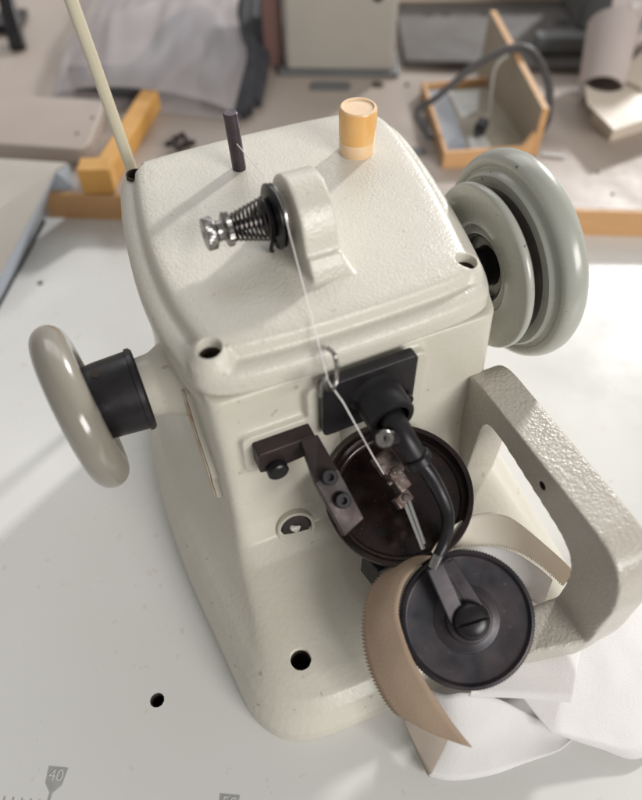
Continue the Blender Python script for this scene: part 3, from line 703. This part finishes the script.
bm = bmesh.new(); tube(bm, [(-.308, .830, .044), (-.27, .825, .046), (-.23, .818, .048)], .0135, 14, 6); obj('handle_foot', bm, 'bag_dark', e)
# black hanging cloth / cable bundle
bm = bmesh.new()
for (x, y, r_, l) in ((-.100, .758, .0085, .30), (-.088, .770, .009, .30), (-.078, .790, .0085, .30), (-.092, .762, .008, .30)):
    tube(bm, [(x, y - .01, ZB + .006), (x + .004, y + .08, ZB + .016), (x - .004, y + .20, ZB + .03), (x - .006, y + .42, ZB + .04)], r_, 12, 6, rad=(.8, 1.3))
o = obj('cable_bundle', bm, 'black_cloth'); tag(o, 'bundle of black sleeved cables lying on the bench between bag and grey machine', 'cable')
bm = bmesh.new(); prism(bm, [(-.0735, .885, ZB), (-.050, .885, ZB), (-.050, .91, ZB), (-.0735, .91, ZB)], (0, 0, 1), .125)
o = obj('wooden_post', bm, 'redbrown', bevel=.002); tag(o, 'dark red brown post behind the black cables', 'post')
# black leg at upper left
bm = bmesh.new(); obox(bm, (-.425, .98, .06), (-.03, .09, .06), (1, .2, 0), 0, .055, .010, .010)
obox(bm, (-.445, 1.02, .036), (1, .1, 0), (0, 1, 0), 0, .02, .03, .005)
o = obj('steel_bracket', bm, 'black', bevel=.003); tag(o, 'black steel bracket lying at the upper left corner of the bench', 'bracket')
# grey machine block
e = thing('machine_column', (.02, .92, ZB), 'upright grey painted machine column with a dark hole, standing at the back of the bench', 'machine')
bm = bmesh.new(); prism(bm, [(p.x, p.y, ZB + .006) for p in rpoly([(-.046, .870), (.093, .866), (.098, 1.0), (-.05, 1.0)], .008)], (0, 0, 1), .118)
obj('column_body', bm, 'greymach', e, bevel=.002)
bm = bmesh.new(); prism(bm, [(-.055, .862, ZB), (.10, .858, ZB), (.10, 1.02, ZB), (-.055, 1.02, ZB)], (0, 0, 1), .006); obj('column_base', bm, 'darkgrey', e, bevel=.002)
bm = bmesh.new(); cyl(bm, (.068, .8675, ZB + .090), (.068, .8655, ZB + .090), .0065, n=24); obj('column_hole', bm, 'plug', e)
bm = bmesh.new(); prism(bm, [(-.018, .860, ZB + .105), (.085, .858, ZB + .105), (.085, .868, ZB + .105), (-.018, .870, ZB + .105)], (0, 0, 1), .004); obj('column_ledge', bm, 'greymach', e)
# taupe long bed behind the tray
e = thing('long_machine_bed', (.26, .98, ZB), 'long taupe machine bed with dark round holes behind the wooden tray', 'machine bed')
bm = bmesh.new(); prism(bm, [(.108, .885, ZB), (.48, .860, ZB), (.50, 1.075, ZB), (.108, 1.075, ZB)], (0, 0, 1), .010); obj('bed_plate', bm, 'taupe', e, bevel=.003)
bm = bmesh.new(); obox(bm, (.37, .91, ZB + .022), (1, 0, 0), (0, 1, 0), 0, .09, .012, .010); obj('bed_rail', bm, 'darkgrey', e, bevel=.003)
bm = bmesh.new(); obox(bm, (.405, 1.03, ZB + .055), (1, 0, 0), (0, 1, 0), 0, .050, .050, .045); obj('bed_block', bm, 'darkgrey', e, bevel=.004)
for x, y, z in ((.338, 1.000, ZB + .010), (.340, .945, ZB + .010), (.235, 1.03, ZB + .010), (.18, 1.03, ZB + .010), (.155, 1.03, ZB + .010)):
    bm = bmesh.new(); r_ = .012 if x > .3 else .007; lathe(bm, [(0, r_), (.0008, r_ * .95), (.0008, .0001)], (x, y, z), (0, 0, 1), 24); obj('bed_hole', bm, 'plug', e)
for x, z in ((.400, ZB + .035), (.400, ZB + .062)):
    bm = bmesh.new(); cyl(bm, (x, .981, z), (x, .979, z), .005, n=20); obj('block_hole', bm, 'plug', e)
bm = bmesh.new(); obox(bm, (.18, 1.20, ZB + .030), (1, 0, 0), (0, 1, 0), 0, .23, .10, .030)
o = obj('storage_board', bm, 'beige', bevel=.003); tag(o, 'beige board lying behind the long taupe machine bed', 'board')
# wooden tray
e = thing('wooden_tray', (.18, .73, ZB), 'open wooden tray with plywood edges and one tall side, resting on the bench', 'tray')
T0, T1_, T2, T3 = Vector((.1235, .8147)), Vector((.1320, .6480)), Vector((.2340, .6700)), Vector((.2130, .8331))
bm = bmesh.new(); prism(bm, [(p.x, p.y, ZB + .002) for p in (T0, T1_, T2, T3)], (0, 0, 1), .004); obj('tray_floor', bm, 'tray_in', e)
def wall(P, Q, h0, h1, th, nm, m, parent=e):
    d = (Q - P).normalized(); n_ = Vector((-d.y, d.x)) * th
    bm = bmesh.new(); V = []
    for z0, hp, hq in ((0, 0, 0), (1, h0, h1)):
        V += [bm.verts.new((p.x, p.y, ZB + (h if z0 else 0))) for p, h in ((P, hp), (Q, hq), (Q + n_, hq), (P + n_, hp))]
    for f in ((0, 1, 2, 3), (4, 5, 6, 7), (0, 1, 5, 4), (1, 2, 6, 5), (2, 3, 7, 6), (3, 0, 4, 7)): bm.faces.new([V[i] for i in f])
    return obj(nm, bm, m, parent, smooth=False, bevel=.0006)
wall(T0, T1_, .016, .018, .0045, 'tray_side', 'wood')
wall(T1_, Vector((.2190, .6560)), .018, .020, .0055, 'tray_side', 'wood')
wall(Vector((.2190, .6560)), Vector((.2370, .6760)), .020, .030, .0050, 'tray_side', 'wood')
wall(T0, T3, .014, .014, -.0045, 'tray_side', 'wood')
bm = bmesh.new()
Pa, Pb = Vector((.2010, .8600)), Vector((.2330, .6720))
V = []
for s in (0, .0075): V += [bm.verts.new(q) for q in ((Pa.x + s, Pa.y, ZB), (Pb.x + s, Pb.y, ZB), (Pb.x + s - .002, Pb.y - .003, ZB + .055), (Pa.x + s + .002, Pa.y + .006, ZB + .075))]
for f in ((0, 1, 2, 3), (4, 5, 6, 7), (0, 1, 5, 4), (1, 2, 6, 5), (2, 3, 7, 6), (3, 0, 4, 7)): bm.faces.new([V[i] for i in f])
for f in bm.faces: f.material_index = 0
o = obj('tall_side', bm, ['tray_in', 'wood'], e, smooth=False, bevel=.0006)
o.data.polygons[4].material_index = 1; o.data.polygons[3].material_index = 1
bm = bmesh.new(); prism(bm, [(.1290, .808, ZB + .0065), (.1385, .664, ZB + .0065), (.1620, .667, ZB + .0065), (.1530, .812, ZB + .0065)], (0, 0, 1), .002)
o = obj('blue_grey_strip', bm, 'bluegrey', smooth=False); tag(o, 'blue grey plastic strip lying along the left side of the wooden tray', 'strip')
bm = bmesh.new(); prism(bm, [(.156, .806, ZB + .0065), (.164, .742, ZB + .0065), (.186, .760, ZB + .0065), (.196, .812, ZB + .0065)], (0, 0, 1), .001)
o = obj('paper_sheet', bm, 'paper', smooth=False); tag(o, 'white paper sheet at the far end of the wooden tray', 'paper', 'white papers in the tray')
bm = bmesh.new(); prism(bm, [(.166, .700, ZB + .0065), (.166, .668, ZB + .0065), (.190, .672, ZB + .0065), (.186, .702, ZB + .0065)], (0, 0, 1), .001)
o = obj('paper_sheet', bm, 'paper', smooth=False); tag(o, 'small white paper scrap at the near end of the wooden tray', 'paper', 'white papers in the tray')
# cable loop with plug
e = thing('power_cable', (.19, .74, ZB + .008), 'looped dark cable with a black plug draped over the wooden tray', 'cable')
bm = bmesh.new()
for off in (0, .0045):
    tube(bm, [(.120 + off, .690, ZB + .012), (.1120 + off, .7050, ZB + .018), (.1090, .7270 + off, .052), (.1317, .7317 + off, .066), (.1700, .7520, .088 + off), (.2100, .7720, .098 + off), (.2380, .7700, .094 + off), (.2560 + off, .7520, .072), (.2580 + off, .7300, .045), (.2500 + off, .7150, ZB + .006)], .0028, 10, 8)
obj('cable_loop', bm, 'cable', e)
bm = bmesh.new(); tube(bm, [(.2180, .7800, .095), (.1980, .765, .085), (.1930, .742, .065), (.1920, .728, .052), (.184, .715, .046)], .0018, 10, 8); obj('cable_end', bm, 'greymach', e)
bm = bmesh.new(); obox(bm, (.1800, .7050, .047), (-.5, -1, -.1), (1, 0, 0), 0, .008, .0062, .0065); cyl(bm, (.178, .699, .046), (.172, .688, .044), .0030, n=12); obj('plug', bm, 'plug', e, bevel=.002)
# beige cut out part at the right
e = thing('machine_casing', (.36, .78, ZB), 'beige sheet casing with a round notch and pipe socket at the right of the bench', 'machine casing')
NC = Vector((.3360, .7890)); RN = .0235
notch = [(NC.x + RN * math.cos(R(a_)), NC.y + RN * math.sin(R(a_))) for a_ in range(-172, -8, 12)]
P_ = [(.3054, .7376), (.3178, .6784), (.3600, .7010), (.50, .78), (.50, .86), (.372, .790)] + notch[::-1]
P_ = [notch[0], (.3100, .7690), (.3040, .7376), (.3178, .6784), (.3600, .7010), (.50, .78), (.50, .86), (.372, .790)] + notch[:0:-1]
bm = bmesh.new(); prism(bm, [(p[0], p[1], .0545) for p in P_], (0, 0, 1), .0025)
obj('notched_plate', bm, 'beige', e, smooth=False, bevel=.0006)
bm = bmesh.new(); prism(bm, [(.330, .705, ZB), (.50, .790, ZB), (.50, .84, ZB), (.372, .785, ZB), (.322, .755, ZB)], (0, 0, 1), .0242); obj('casing_box', bm, 'beige', e, smooth=False)
bm = bmesh.new(); ax = Vector((.20, .75, .45))
lathe(bm, [(0, .0262), (.085, .030), (.085, .028), (.0, .0238)], (NC.x, NC.y, .047), ax, 48, closed=True)
obj('pipe_socket', bm, 'pinkish', e)
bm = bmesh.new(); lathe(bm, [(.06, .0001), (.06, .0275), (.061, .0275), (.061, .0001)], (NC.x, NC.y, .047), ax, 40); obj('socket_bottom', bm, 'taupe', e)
bm = bmesh.new(); obox(bm, (.400, .866, .098), (0, .47, .88), (1, 0, 0), 0, .085, .050, .0015)
e2 = obj('cardboard_panel', bm, 'pinkish', bevel=.0005); tag(e2, 'pinkish card panel with a dark slot leaning behind the notched beige casing', 'panel')
bm = bmesh.new(); obox(bm, (.384, .8460, .098), (.5, .42, .8), (1, -.2, -.5), 0, .012, .0035, .001); obj('panel_slot', bm, 'plug', e2)
for cx_, cz_ in ((.373, .128), (.378, .112)):
    bm = bmesh.new(); y_ = .866 - .0022 + (cz_ - .098) * .53
    prism(bm, [(cx_ - .008, y_, cz_), (cx_ + .008, y_, cz_), (cx_, y_ - .004, cz_ - .009)], (0, -1, 0), .0005); obj('printed_triangle', bm, 'bedtop', e2, smooth=False)
bm = bmesh.new(); obox(bm, (.405, .815, .076), (.75, .60, .30), (.6, -.75, 0), 0, .058, .020, .003)
o = obj('beige_flap', bm, 'beige', bevel=.0008); tag(o, 'folded beige sheet flap resting on the notched casing at the right edge', 'sheet metal')
# white sliver
bm = bmesh.new(); obox(bm, (.258, .672, ZB + .002), (1, -.2, 0), (0, 1, 0), 0, .013, .0016, .001)
o = obj('plastic_sliver', bm, 'paper', bevel=.0004); tag(o, 'thin white plastic sliver on the bench right of the tray', 'plastic scrap')
# ------------------------------------------------------------------ tidy
for o in bpy.data.objects:
    if '_abs' in o: del o['_abs']
